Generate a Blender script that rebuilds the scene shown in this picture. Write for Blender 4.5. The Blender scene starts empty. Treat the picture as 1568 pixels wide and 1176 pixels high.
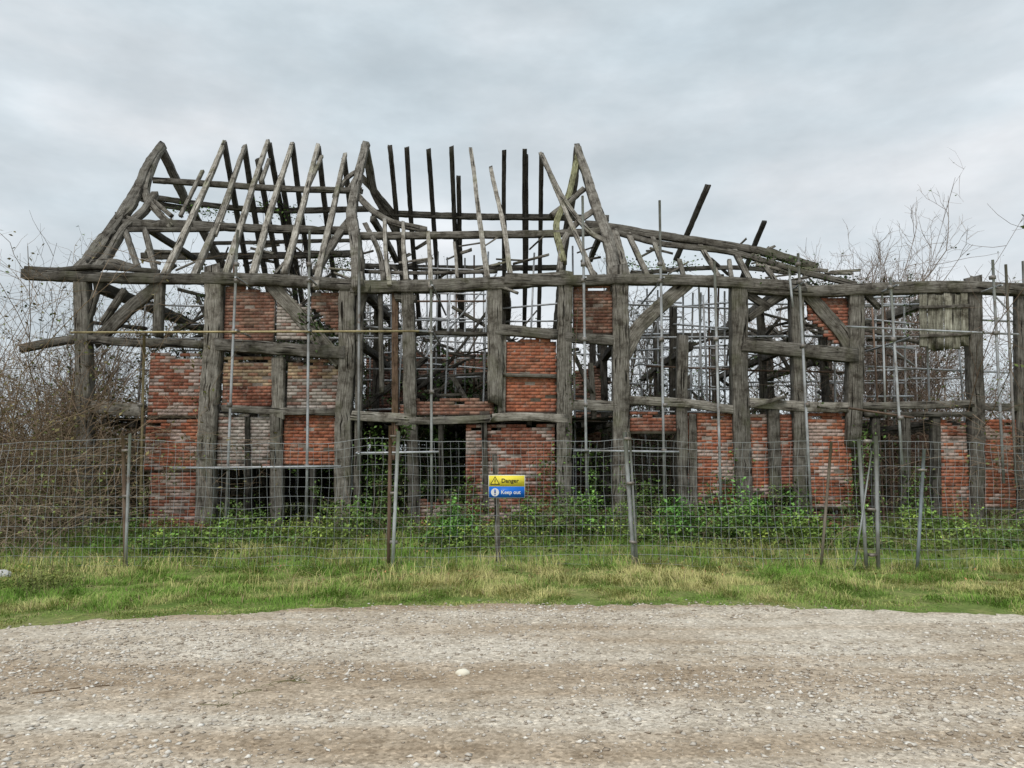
import bpy, math, random
import numpy as np
from mathutils import Vector
rng = np.random.default_rng(7); random.seed(7)
F=1162.0; PITCH=math.radians(6.0); CH=1.6
cp,sp=math.cos(PITCH),math.sin(PITCH)
YF=17.0; YR=20.3; YB=23.6   # front wall, ridge line, back wall

# ---- survey helpers: elevation-drawing coordinates -> metres on a real plane of the barn
def ray(u,v):
    a=(u-784)/F; b=(588-v)/F
    return np.array([a, cp-b*sp, sp+b*cp])
def P(u,v,y=YF):
    d=ray(u,v); t=y/d[1]; return np.array([d[0]*t,y,CH+d[2]*t])
ZE=P(784,430)[2]; ZR=P(784,226,YR)[2]; SL=(ZR-ZE)/(YR-YF)
def RF(u,v,off=0.0):
    d=ray(u,v); t=(ZE-CH-YF*SL+off)/(d[2]-SL*d[1]); p=d*t; p[2]+=CH; return p
def RB(u,v,off=0.0):
    d=ray(u,v); t=(ZR+YR*SL-CH+off)/(d[2]+SL*d[1]); p=d*t; p[2]+=CH; return p
def G(u,v):
    d=ray(u,v); t=-CH/d[2]; return np.array([d[0]*t,d[1]*t,0.0])
def px(w,y=YF): return w*y/F

# ---- value noise
_T=rng.random((256,256))
def vn(x,y):
    x=np.asarray(x,float); y=np.asarray(y,float)
    xi=np.floor(x).astype(int); yi=np.floor(y).astype(int); fx=x-xi; fy=y-yi
    fx=fx*fx*(3-2*fx); fy=fy*fy*(3-2*fy)
    a=_T[xi%256,yi%256]; b=_T[(xi+1)%256,yi%256]; c=_T[xi%256,(yi+1)%256]; d=_T[(xi+1)%256,(yi+1)%256]
    return (a*(1-fx)+b*fx)*(1-fy)+(c*(1-fx)+d*fx)*fy
def fbm(x,y,o=4):
    s=0;a=.5
    for i in range(o): s=s+a*vn(np.asarray(x)*2**i+17*i,np.asarray(y)*2**i+31*i); a*=.5
    return s/(1-.5**o)
def sst(a,b,x):
    t=np.clip((np.asarray(x,float)-a)/(b-a),0,1); return t*t*(3-2*t)

# ---- object helpers
def empty(name,loc=(0,0,0)):
    o=bpy.data.objects.new(name,None); o.location=loc; bpy.context.collection.objects.link(o); return o
def mk(name,V,Fc,mat,col=None,uv=None,parent=None,smooth=False):
    V=np.asarray(V,np.float32); Fc=np.asarray(Fc,np.int32); n,k=Fc.shape
    me=bpy.data.meshes.new(name); me.vertices.add(len(V)); me.vertices.foreach_set('co',V.ravel())
    me.loops.add(n*k); me.loops.foreach_set('vertex_index',Fc.ravel())
    me.polygons.add(n); me.polygons.foreach_set('loop_start',np.arange(0,n*k,k,dtype=np.int32))
    me.update(calc_edges=True)
    if col is not None:
        c=np.ones((len(V),4),np.float32); c[:,:3]=col
        a=me.color_attributes.new('Col','FLOAT_COLOR','POINT'); a.data.foreach_set('color',c.ravel())
    if uv is not None:
        l=me.uv_layers.new(name='UVMap'); l.data.foreach_set('uv',np.asarray(uv,np.float32)[Fc.ravel()].ravel())
    if smooth: me.polygons.foreach_set('use_smooth',np.ones(n,bool))
    me.materials.append(mat); me.validate()
    o=bpy.data.objects.new(name,me); bpy.context.collection.objects.link(o)
    if parent: o.parent=parent
    return o
class Acc:
    def __init__(s): s.V=[];s.F=[];s.C=[];s.U=[];s.n=0
    def add(s,V,Fc,C=None,U=None):
        V=np.asarray(V,float); s.V.append(V); s.F.append(np.asarray(Fc)+s.n); s.n+=len(V)
        C=np.array([1,1,1.]) if C is None else np.asarray(C,float)
        s.C.append(np.broadcast_to(C,(len(V),3))); s.U.append(np.zeros((len(V),2)) if U is None else U)
    def build(s,name,mat,parent=None,smooth=False):
        return mk(name,np.concatenate(s.V),np.concatenate(s.F),mat,np.concatenate(s.C),np.concatenate(s.U),parent,smooth)
BOXF=np.array([[0,1,3,2],[4,6,7,5],[0,4,5,1],[2,3,7,6],[0,2,6,4],[1,5,7,3]])
def box(acc,x0,x1,y0,y1,z0,z1,c=(1,1,1),j=0.0):
    V=np.array([[x,y,z] for x in(x0,x1) for y in(y0,y1) for z in(z0,z1)],float)
    if j: V+=rng.normal(0,j,V.shape)
    acc.add(V,BOXF,c,V[:,[0,2]])
def resample(pts,seg):
    pts=np.array(pts,float)
    if len(pts)>2:
        Q=[];p=np.vstack([2*pts[0]-pts[1],pts,2*pts[-1]-pts[-2]])
        for i in range(1,len(p)-2):
            for t in np.linspace(0,1,8,endpoint=False):
                Q.append(.5*((2*p[i])+(-p[i-1]+p[i+1])*t+(2*p[i-1]-5*p[i]+4*p[i+1]-p[i+2])*t*t+(-p[i-1]+3*p[i]-3*p[i+1]+p[i+2])*t**3))
        Q.append(pts[-1]); pts=np.array(Q)
    d=np.r_[0,np.cumsum(np.linalg.norm(np.diff(pts,axis=0),axis=1))]
    n=max(3,int(d[-1]/seg)+1); s=np.linspace(0,d[-1],n)
    return np.stack([np.interp(s,d,pts[:,i]) for i in range(3)],1),s
def beam(acc,pts,w,d=None,tint=(1,1,1),wob=.010,ref=(0,1,0),taper=1.0,rough=.022,seg=.13):
    if d is None: d=w
    Q,s=resample(pts,seg); n=len(Q)
    if np.isscalar(tint): tint=(tint,)*3
    o=rng.random(6)*200
    for i in range(3): Q[:,i]+=wob*2*(vn(s*.5+o[i],s*0+o[i])-.5)+wob*.35*(vn(s*3+o[i],s*0+o[i]+9)-.5)
    T=np.gradient(Q,axis=0); T/=np.linalg.norm(T,axis=1)[:,None]+1e-9
    ref=np.array(ref,float)
    if abs(T[n//2]@ref)>.9: ref=np.array([0,0,1.]) if abs(T[n//2][2])<.9 else np.array([1.,0,0])
    S=np.cross(T,ref); S/=np.linalg.norm(S,axis=1)[:,None]; Up=np.cross(S,T)
    c=.90
    sec=np.array([[-1,-c],[-c,-1],[c,-1],[1,-c],[1,c],[c,1],[-c,1],[-1,c],[-1,-c]])*.5
    sc=np.ones((n,9,2))
    pairs=[(7,0),(1,2),(3,4),(5,6)]
    for side in range(4):           # each face of the squared timber wanes in and out on its own
        r=1+rough*3.0*(vn(s*.9+o[3]+side*17.3,s*0+side*3.1)-.5)+rough*2.6*(vn(s*7+o[4]+side*5.3,s*0+side)-.5)
        ax=0 if side in(0,2) else 1
        for k in (pairs[side]): sc[:,k,ax]*=r
    for k in range(8):              # corners chipped here and there
        ch=np.where(rng.random(n)<.14,rng.uniform(.78,.97,n),1.0); sc[:,k,:]*=(ch*(1+rng.normal(0,rough*.4,n)))[:,None]
    sc[:,8]=sc[:,0]; tp=np.linspace(1,taper,n)[:,None,None]
    L=sec[None]*sc*tp*np.array([w,d])
    V=Q[:,None,:]+L[...,0:1]*S[:,None,:]+L[...,1:2]*Up[:,None,:]
    V[0]+=-T[0]*rng.random((9,1))*w*.6; V[-1]+=T[-1]*rng.random((9,1))*w*.6
    V[0,8]=V[0,0]; V[-1,8]=V[-1,0]
    i=np.arange(n-1)[:,None]*9; k=np.arange(8)[None]
    Fc=np.stack([i+k,i+k+1,i+k+10,i+k+9],-1).reshape(-1,4)
    b=(n-1)*9
    caps=np.array([[3,2,1,0],[7,4,3,0],[7,6,5,4],[b,b+1,b+2,b+3],[b,b+3,b+4,b+7],[b+4,b+5,b+6,b+7]])
    per=np.array([0,.1,.9,1.0,1.85,1.95,2.75,2.85,3.7])*(w+d)*.5
    U=np.stack([np.broadcast_to(s[:,None]+o[4],(n,9)),np.broadcast_to(per[None]+o[5],(n,9))],-1).reshape(-1,2)
    vv=1+.4*(rng.random()-.5)
    acc.add(V.reshape(-1,3),np.vstack([Fc,caps]),np.array(tint)*vv,U)
def tubes(Pn,R,sides=3,rot=None):
    N,K,_=Pn.shape; T=np.gradient(Pn,axis=1); T/=np.linalg.norm(T,axis=2)[...,None]+1e-9
    ref=rng.normal(size=(N,1,3)); S=np.cross(T,ref); S/=np.linalg.norm(S,axis=2)[...,None]+1e-9; U=np.cross(T,S)
    a=np.arange(sides)*2*math.pi/sides
    V=Pn[:,:,None,:]+R[:,:,None,None]*(np.cos(a)[None,None,:,None]*S[:,:,None,:]+np.sin(a)[None,None,:,None]*U[:,:,None,:])
    base=(np.arange(N)*K*sides)[:,None,None]+(np.arange(K-1)*sides)[None,:,None]; k=np.arange(sides)[None,None]; k2=(k+1)%sides
    Fc=np.stack([base+k,base+k2,base+k2+sides,base+k+sides],-1).reshape(-1,4)
    return V.reshape(-1,3),Fc
def pole(acc,a,b,r,c=(1,1,1),sides=10):
    a=np.array(a,float);b=np.array(b,float); K=4
    Q=np.linspace(a,b,K)[None]; V,Fc=tubes(Q,np.full((1,K),r),sides)
    acc.add(V,Fc,np.array(c)*rng.uniform(.8,1.15))
    for e in (0,(K-1)*sides):
        f=[[e+0,e+i,e+i+1,e+i+2] for i in range(1,sides-2,2)]; acc.F.append(np.array(f)+acc.n-len(V))
def grow(S,D,L,K,curl,grav):
    N=len(S); out=np.zeros((N,K,3)); out[:,0]=S; d=D/np.linalg.norm(D,axis=1)[:,None]; st=(L/(K-1))[:,None]
    for k in range(1,K):
        d=d+rng.normal(0,curl,(N,3)); d[:,2]+=grav; d/=np.linalg.norm(d,axis=1)[:,None]; out[:,k]=out[:,k-1]+d*st
    return out
def branch(par,m,L,K,curl,grav,spread,t0=.25):
    N,Kp,_=par.shape; idx=rng.integers(0,N,m); t=rng.uniform(t0,.98,m)*(Kp-1); i=t.astype(int); f=(t-i)[:,None]
    S=par[idx,i]*(1-f)+par[idx,np.minimum(i+1,Kp-1)]*f
    T=par[idx,np.minimum(i+1,Kp-1)]-par[idx,i]; T/=np.linalg.norm(T,axis=1)[:,None]+1e-9
    return grow(S,T+rng.normal(0,spread,(m,3)),L*rng.uniform(.4,1.2,m),K,curl,grav)
def addcurves(acc,Q,r0,r1,col,var=.35,sides=3):
    N,K,_=Q.shape; R=np.linspace(1,r1/r0,K)[None]*r0*rng.uniform(.6,1.3,(N,1))
    V,Fc=tubes(Q,R,sides); c=np.array(col)[None]*rng.uniform(1-var,1+var,(N,1))
    acc.add(V,Fc,np.repeat(c,K*sides,axis=0))
def leaves(C,size,cols,flat=.5):
    N=len(C); n=rng.normal(size=(N,3)); n[:,2]=np.abs(n[:,2])+flat; n/=np.linalg.norm(n,axis=1)[:,None]
    a=np.cross(n,rng.normal(size=(N,3))); a/=np.linalg.norm(a,axis=1)[:,None]; b=np.cross(n,a)
    s=(size*rng.uniform(.5,1.3,N))[:,None]
    V=np.stack([C-a*s,C+b*s*.55+n*s*.15,C+a*s,C-b*s*.55+n*s*.15],1).reshape(-1,3)
    return V,np.arange(4*N).reshape(N,4),np.repeat(cols,4,axis=0)

# ---- materials
def mat(name,rough=.85,metal=0.0):
    m=bpy.data.materials.new(name); m.use_nodes=True; nt=m.node_tree; b=nt.nodes['Principled BSDF']
    b.inputs['Roughness'].default_value=rough; b.inputs['Metallic'].default_value=metal
    b.inputs['Specular IOR Level'].default_value=.2
    return m,nt,b
def N_(nt,t,**k):
    n=nt.nodes.new(t)
    for a,v in k.items():
        if a in n.inputs: n.inputs[a].default_value=v
        else: setattr(n,a,v)
    return n
def noise(nt,vec,scale,detail=5,rough=.6,mp=None):
    n=N_(nt,'ShaderNodeTexNoise'); n.inputs['Scale'].default_value=scale; n.inputs['Detail'].default_value=detail; n.inputs['Roughness'].default_value=rough
    if mp is not None:
        m=N_(nt,'ShaderNodeMapping'); m.inputs['Scale'].default_value=mp; nt.links.new(vec,m.inputs[0]); vec=m.outputs[0]
    nt.links.new(vec,n.inputs['Vector']); return n.outputs['Fac']
def ramp(nt,fac,stops):
    r=N_(nt,'ShaderNodeValToRGB'); e=r.color_ramp.elements
    while len(e)<len(stops): e.new(.5)
    for x,(p,c) in zip(e,stops): x.position=p; x.color=(*c,1) if not np.isscalar(c) else (c,c,c,1)
    nt.links.new(fac,r.inputs[0]); return r.outputs[0]
def mix(nt,a,b,fac=1.0,mode='MIX'):
    m=N_(nt,'ShaderNodeMix',data_type='RGBA',blend_type=mode)
    for s,v in ((0,fac),(6,a),(7,b)):
        if isinstance(v,bpy.types.NodeSocket): nt.links.new(v,m.inputs[s])
        elif s==0: m.inputs[0].default_value=v
        else: m.inputs[s].default_value=(*v,1)
    return m.outputs[2]
def bump(nt,b,h,st,dist):
    n=N_(nt,'ShaderNodeBump'); n.inputs['Strength'].default_value=st; n.inputs['Distance'].default_value=dist
    nt.links.new(h,n.inputs['Height']); nt.links.new(n.outputs[0],b.inputs['Normal'])
def attr(nt): return N_(nt,'ShaderNodeAttribute',attribute_name='Col').outputs['Color']
def coord(nt,w='Object'): return N_(nt,'ShaderNodeTexCoord').outputs[w]

def m_wood():
    m,nt,b=mat('weathered_oak',.95); uv=coord(nt,'UV'); ob=coord(nt)
    st=noise(nt,uv,1,4,.75,(2.2,48,1)); cr=noise(nt,uv,1,2,.55,(1.1,20,1)); bl=noise(nt,ob,3.6,4,.75)
    c=ramp(nt,st,[(.30,(.062,.055,.046)),(.44,(.155,.142,.122)),(.56,(.255,.238,.21)),(.72,(.42,.40,.365))])
    crk=ramp(nt,cr,[(.35,(.08,.07,.06)),(.385,(.95,.95,.95)),(.395,1.0)]); c=mix(nt,c,crk,1.0,'MULTIPLY')
    c=mix(nt,c,ramp(nt,bl,[(.33,(.32,.29,.26)),(.5,(.92,.90,.87)),(.7,(1.3,1.3,1.28))]),1.0,'MULTIPLY')
    ms=ramp(nt,noise(nt,ob,1.3,3,.65),[(.54,0.0),(.74,.5)]); c=mix(nt,c,(.15,.155,.08),ms)
    c=mix(nt,c,attr(nt),1.0,'MULTIPLY'); nt.links.new(c,b.inputs['Base Color'])
    bump(nt,b,mix(nt,st,crk,.7,'MULTIPLY'),.55,.018); return m
def m_brick():
    m,nt,b=mat('old_brick',.95); ob=coord(nt)
    c=mix(nt,attr(nt),ramp(nt,noise(nt,ob,11,4,.8),[(.3,(.6,.56,.54)),(.5,1.0),(.72,(1.3,1.32,1.34))]),1.0,'MULTIPLY')
    c=mix(nt,c,ramp(nt,noise(nt,ob,1.1,4,.75),[(.34,(.42,.40,.39)),(.5,(.9,.9,.9)),(.6,1.0)]),1.0,'MULTIPLY')
    c=mix(nt,c,(.40,.335,.285),ramp(nt,noise(nt,ob,3.6,4,.85),[(.52,0.0),(.72,.6)]))
    c=mix(nt,c,(.11,.10,.065),ramp(nt,noise(nt,ob,1.9,3,.7),[(.56,0.0),(.78,.6)]))
    nt.links.new(c,b.inputs['Base Color']); return m
def m_attr(name,rough=.8,sc=6,metal=0,lo=.7,hi=1.2):
    m,nt,b=mat(name,rough,metal); ob=coord(nt)
    c=mix(nt,attr(nt),ramp(nt,noise(nt,ob,sc,2,.6),[(.3,lo),(.7,hi)]),1.0,'MULTIPLY') if sc else attr(nt)
    nt.links.new(c,b.inputs['Base Color']); return m
def m_metal():
    m,nt,b=mat('galvanised_steel',.5,.3); ob=coord(nt)
    c=mix(nt,attr(nt),ramp(nt,noise(nt,ob,3,3,.7,(1,1,.6)),[(.35,(.6,.56,.52)),(.55,1.0),(.7,1.15)]),1.0,'MULTIPLY')
    c=mix(nt,c,(.17,.10,.06),ramp(nt,noise(nt,ob,5,3,.7),[(.62,0.0),(.72,.6)]))
    nt.links.new(c,b.inputs['Base Color']); return m
def m_ground():
    m,nt,b=mat('turf_soil',.95); ob=coord(nt)
    a=noise(nt,ob,1.2,4,.65); f=noise(nt,ob,14,4,.75)
    c=ramp(nt,a,[(.3,(.10,.16,.03)),(.48,(.15,.20,.05)),(.62,(.25,.25,.10)),(.8,(.22,.18,.09))])
    c=mix(nt,c,ramp(nt,f,[(.3,(.5,.5,.45)),(.6,(1.1,1.1,1.0))]),1.0,'MULTIPLY')
    nt.links.new(c,b.inputs['Base Color']); bump(nt,b,f,.6,.04); return m
def m_track():
    m,nt,b=mat('gravel',.95); ob=coord(nt)
    # gently bent wheel tracks: distort the coordinate before the stretched noise
    big=noise(nt,ob,1,4,.6,(.10,.95,1)); patch=noise(nt,ob,.55,3,.6); md=noise(nt,ob,3.2,5,.75); fi=noise(nt,ob,42,4,.8)
    c=ramp(nt,big,[(.34,(.345,.265,.185)),(.46,(.455,.375,.285)),(.56,(.56,.50,.415)),(.70,(.50,.43,.34))])
    c=mix(nt,c,ramp(nt,patch,[(.35,(.84,.80,.75)),(.6,(1.06,1.06,1.06))]),1.0,'MULTIPLY')
    c=mix(nt,c,ramp(nt,md,[(.3,(.76,.72,.67)),(.5,(1,1,1)),(.68,(1.15,1.15,1.15))]),1.0,'MULTIPLY')
    v=N_(nt,'ShaderNodeTexVoronoi'); v.inputs['Scale'].default_value=40; nt.links.new(ob,v.inputs['Vector'])
    vs=N_(nt,'ShaderNodeSeparateColor'); nt.links.new(v.outputs['Color'],vs.inputs[0])
    c=mix(nt,c,ramp(nt,vs.outputs[0],[(.0,(.60,.58,.55)),(.5,1.0),(.82,1.05),(1.0,(1.5,1.5,1.5))]),.8,'MULTIPLY')
    c=mix(nt,c,ramp(nt,fi,[(.3,(.6,.58,.55)),(.5,1.0),(.72,(1.28,1.28,1.28))]),.9,'MULTIPLY')
    nt.links.new(c,b.inputs['Base Color'])
    h=mix(nt,fi,v.outputs['Distance'],.5,'ADD'); bump(nt,b,h,.35,.014); return m
WOOD=m_wood(); BRICK=m_brick(); METAL=m_metal(); GROUND=m_ground(); TRACK=m_track()
TWIG=m_attr('twig_bark',.95,0); LEAF=m_attr('leaf_green',.65,0); GRASS=m_attr('grass_blades',.8,0)
STONE=m_attr('pebble',.95,0); PAINT=m_attr('sign_face',.35,8,0,.93,1.03); WIRE=m_attr('galvanised_wire',.5,0,.3)

# ================= ground =================
edge_pts=[G(u,v) for u,v in [(-150,985),(0,966),(100,956),(200,947),(300,941),(450,934),(600,929),(784,926),(950,927),(1100,929),(1300,934),(1450,939),(1568,944),(1750,955)]]
EX=np.array([p[0] for p in edge_pts]); EY=np.array([p[1] for p in edge_pts])
def edgeY(x): return np.interp(x,EX,EY)
def gh(x,y):
    e=edgeY(x); return .15*sst(12,16.5,y)*(1-sst(40,90,y))+(.12*(fbm(x*.7+50,y*.7+50)-.5))*sst(e+.2,e+1.4,y)*(1-sst(40,80,y))
def axis(lo,hi,dense_lo,dense_hi,st):
    a=np.arange(dense_lo,dense_hi+st,st); l=dense_lo-np.geomspace(1,dense_lo-lo+1,18)[::-1]+.0; r=dense_hi+np.geomspace(1,hi-dense_hi,18)+st
    return np.unique(np.r_[l,a,r])
gx=axis(-700,700,-24,24,.3); gy=axis(-300,900,3,30,.3)
XX,YY=np.meshgrid(gx,gy,indexing='ij'); ZZ=gh(XX,YY)
ny=len(gy); I=(np.arange(len(gx)-1)[:,None]*ny+np.arange(ny-1)[None]).ravel()
mk('ground',np.stack([XX,YY,ZZ],-1).reshape(-1,3),np.stack([I,I+ny,I+ny+1,I+1],1),GROUND,smooth=True)
def ejit(x): return .26*(fbm(x*1.3,x*0+3)-.5)+.16*(vn(x*6.1,x*0+5)-.5)
tx=np.arange(-60,60.1,.06); te=edgeY(tx)+ejit(tx)+.08*(rng.random(len(tx))-.5)
rows=np.array([0,.5,.8,.93,1.0]); TY=-40+(te[:,None]+40)*rows[None]
V=np.stack([np.repeat(tx,5),TY.ravel(),np.full(len(tx)*5,.010)],1)
I=(np.arange(len(tx)-1)[:,None]*5+np.arange(4)[None]).ravel()
mk('gravel_track',V,np.stack([I,I+5,I+6,I+1],1),TRACK)
def pebbles(name,n,smin,smax,ylo,yhi,pw=4,edge=.15):
    y=ylo+(yhi-ylo)*rng.random(n); x=rng.uniform(-1,1,n)*(y*.8+.6)
    dens=fbm(x*.35,y*1.1+7); keep=(dens>rng.uniform(.3,.68,n))&(y<edgeY(x)+ejit(x)+rng.normal(0,edge,n)); x,y=x[keep],y[keep]; n=len(x)
    s=smin+(smax-smin)*rng.random(n)**pw
    base=np.array([[1,0,0],[0,1,0],[-1,0,0],[0,-1,0],[0,0,1],[0,0,-1]],float)
    V=base[None]*rng.uniform(.6,1.3,(n,6,1)); a=rng.uniform(0,6.28,n); V[:,:,0]*=1.35; V[:,:,2]*=.5
    V+=rng.normal(0,.15,V.shape); ca,sa=np.cos(a)[:,None],np.sin(a)[:,None]; X=V[:,:,0]*ca-V[:,:,1]*sa; Y=V[:,:,0]*sa+V[:,:,1]*ca
    V=np.stack([X,Y,V[:,:,2]],-1)*s[:,None,None]; V+=np.stack([x,y,.010+s*.15],1)[:,None]
    f=np.array([[0,1,4],[1,2,4],[2,3,4],[3,0,4],[1,0,5],[2,1,5],[3,2,5],[0,3,5]])
    Fc=(f[None]+(np.arange(n)*6)[:,None,None]).reshape(-1,3)
    t=rng.random((n,1))**1.1; c=np.array([.34,.27,.20])*(1-t)+np.array([.78,.73,.65])*t; c*=rng.uniform(.8,1.1,(n,1))
    return mk(name,V.reshape(-1,3),Fc,STONE,np.repeat(c,6,axis=0))
pebbles('loose_gravel',85000,.004,.024,3.0,9.2,5)
def rock(name,loc,sx,sy,sz,c):
    import bmesh
    bm=bmesh.new(); bmesh.ops.create_icosphere(bm,subdivisions=3,radius=1)
    V=np.array([v.co for v in bm.verts]); Fc=np.array([[v.index for v in f.verts] for f in bm.faces]); bm.free()
    V*=(1+.35*(fbm(V[:,0]*1.5+loc[0]*7+40,V[:,1]*1.5+V[:,2]+40)-.5))[:,None]; V*=[sx,sy,sz]; V+=loc
    return mk(name,V,Fc,STONE,np.array([c]),smooth=False)
p=G(708,1034); rock('flat_stone',(p[0],p[1],.015),.055,.05,.03,(.78,.72,.58))
p=G(8,886); rock('concrete_lump',(p[0]-.05,p[1],.05),.12,.1,.07,(.5,.49,.47))
a=Acc(); q=np.array([G(50,1064),G(90,1060),G(130,1055),G(172,1052)])+[0,0,.015]; beam(a,q,.008,.008,(1.0,.7,.45),wob=.006); a.build('fallen_stick',WOOD)
a=Acc(); q=np.array([G(300,1108),G(360,1070),G(410,1052),G(455,1043)])+[0,0,.014]; beam(a,q,.004,.004,(1.1,1.0,.5),wob=.01)
Q=branch(np.array([resample(q,.02)[0]]),22,.16,5,.25,0,.6); Q[:,:,2]=np.clip(Q[:,:,2],.014,.03)
V,Fc=tubes(Q,np.full(Q.shape[:2],.0018)); a.add(V,Fc,(.7,.8,.3)); a.build('fallen_twig',WOOD)

# ---- grass
def grass(name,n,xr,yr,hmin,hmax,bw,dry=0.0,lean=.5,thr=(.15,.5),ft=2.3):
    x=rng.uniform(*xr,n); y=rng.uniform(*yr,n); e=edgeY(x)+ejit(x)
    tuft=fbm(x*ft,y*ft+20); k=(y>e+.05-rng.exponential(.13,n))&(tuft>rng.uniform(*thr,n))
    x,y,tuft=x[k],y[k],tuft[k]; n=len(x)
    near=sst(0,.8,y-edgeY(x)); h=(hmin+(hmax-hmin)*rng.random(n)**2)*(.4+.6*near)*(.25+1.6*sst(.3,.75,tuft))
    z=gh(x,y); ca=vn(x*1.7,y*1.7)*12; a=ca+rng.normal(0,1.0,n); l=np.abs(rng.normal(0,lean,n))+.15; dx,dy=np.cos(a),np.sin(a)
    wx,wy=-dy*bw*rng.uniform(.5,1.2,n),dx*bw*rng.uniform(.5,1.2,n)
    B=np.stack([x,y,z-.005],1); M=B+np.stack([dx*h*l*.3,dy*h*l*.3,h*.6],1); T=B+np.stack([dx*h*l,dy*h*l,h*(1-.25*np.clip(l,0,2.5))],1); W=np.stack([wx,wy,wx*0],1)
    V=np.stack([B-W,B+W,M+W*.7,M-W*.7,T+W*.1,T-W*.1],1).reshape(-1,3)
    b=(np.arange(n)*6)[:,None]; Fc=np.vstack([b+[0,1,2,3],b+[3,2,4,5]])
    g=fbm(x*.45+9,y*1.0+3); g2=fbm(x*2.0+4,y*2.5)
    t=np.clip((g*.6+g2*.6-.5+dry)*4.0+rng.normal(0,.25,n),0,1)[:,None]
    gr=np.array([.175,.31,.045]); ye=np.array([.55,.50,.20]); br=np.array([.42,.31,.18])
    c=gr*(1-t)+ye*t; q=(rng.random((n,1))<.07); c=np.where(q,br,c)*rng.uniform(.7,1.25,(n,1))
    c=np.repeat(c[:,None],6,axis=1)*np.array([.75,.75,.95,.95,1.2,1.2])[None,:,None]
    return mk(name,V,Fc,GRASS,c.reshape(-1,3))
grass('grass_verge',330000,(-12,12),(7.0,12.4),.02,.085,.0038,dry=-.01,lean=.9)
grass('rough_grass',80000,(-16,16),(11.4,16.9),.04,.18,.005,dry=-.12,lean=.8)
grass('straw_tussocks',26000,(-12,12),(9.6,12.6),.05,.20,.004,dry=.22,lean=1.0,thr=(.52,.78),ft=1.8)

# ================= barn =================
barn=empty('ruined_timber_framed_barn',(0,0,0))
A=Acc()
def fr(pts,w,t=1.0,y=YF,d=None,wob=.012,taper=1.0):
    beam(A,[P(u,v,y) for u,v in pts],px(w*.96,y),d if d else max(.14,px(w,y)*.85),t*.92 if np.isscalar(t) else t,wob,taper=taper)
for pts,w,t in [
 ([(127,432),(129,520),(131,640),(133,830)],22,.8),([(329,420),(328,520),(322,600),(318,700),(316,830)],27,1.05),
 ([(427,552),(428,640)],19,1.2),([(425,640),(424,830)],19,.85),([(532,440),(533,560),(527,640),(526,830)],25,.95),
 ([(553,400),(551,520),(549,640),(547,830)],11,.6),([(605,448),(606,640),(604,700)],10,(.7,.5,.4)),([(624,448),(627,550),(629,650)],20,.95),
 ([(632,655),(635,830)],17,.7),([(757,435),(758,612)],24,1.2),([(770,510),(769,636)],12,.95),([(866,425),(863,560),(864,660),(861,830)],24,1.0),
 ([(948,420),(950,520),(951,640),(946,830)],26,.9),([(1045,520),(1043,640),(1047,830)],17,.9),([(1130,440),(1131,560),(1135,700),(1140,830)],26,.85),
 ([(1217,440),(1221,560),(1224,700),(1222,830)],21,.75),([(1309,450),(1308,560),(1304,672)],24,.95),([(1490,432),(1491,560),(1494,640),(1492,830)],21,.9),
 ([(1183,632),(1185,760)],18,.7),([(246,432),(242,512)],14,.9),([(1432,640),(1434,830)],13,.5),([(1060,640),(1062,790)],12,.7),([(742,640),(744,780)],9,.55),
 ([(1385,640),(1386,830)],14,.5),([(1340,640),(1342,800)],12,.5),([(1560,440),(1562,800)],14,.7),([(905,560),(910,640)],8,.5),([(583,450),(585,600)],7,.6),([(675,640),(676,765)],8,.45),([(380,640),(380,820)],8,.35),([(480,716),(481,830)],9,.4)]: fr(pts,w,t)
for pts,w,t,y in [
 ([(40,421),(120,425),(210,427),(335,428)],16,.65,16.93),([(42,412),(90,414),(150,409),(240,415)],7,.45,17.0),([(320,427),(440,431),(560,439)],19,.7,16.92),
 ([(545,440),(640,439),(760,434),(862,427)],20,.75,16.94),([(780,427),(865,430),(960,428),(1060,430),(1160,436),(1225,440)],17,.8,16.9),
 ([(1150,441),(1235,446),(1320,443),(1440,440),(1557,444)],19,.75,16.93),
 ([(38,532),(85,523),(130,519),(200,524),(312,528)],13,.7,16.95),([(340,528),(430,535),(520,540)],20,.8,16.94),([(765,505),(850,513)],16,1,16.95),
 ([(872,517),(945,522)],16,.9,16.95),([(772,574),(852,576)],6,.7,16.95),([(1145,528),(1230,538),(1302,545)],22,.7,16.95),([(345,625),(420,629),(526,632)],11,.8,16.95),
 ([(545,637),(622,641)],15,1.25,16.95),([(610,645),(700,643),(768,640)],12,.85,16.94),([(755,640),(800,638),(862,641)],13,1.35,16.92),([(875,620),(940,622)],16,.95,16.95),
 ([(960,613),(1050,618),(1122,628)],14,1.15,16.95),([(1145,616),(1225,622),(1306,624)],16,1.3,16.95),([(1320,622),(1400,620),(1487,618)],12,.9,16.95),([(1325,634),(1490,634)],8,.6,16.95),
 ([(133,622),(212,628)],20,1.25,17.05),([(133,520),(215,524)],10,.5,17.2),([(1500,622),(1600,626)],12,.7,17.0),([(1150,622),(1200,608)],6,.9,16.8),
 ([(610,457),(632,458)],12,.8,16.95),([(585,508),(746,512)],6,.5,17.4),([(222,645),(235,720)],8,.5,17.1)]: fr(pts,w,t,y)
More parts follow.
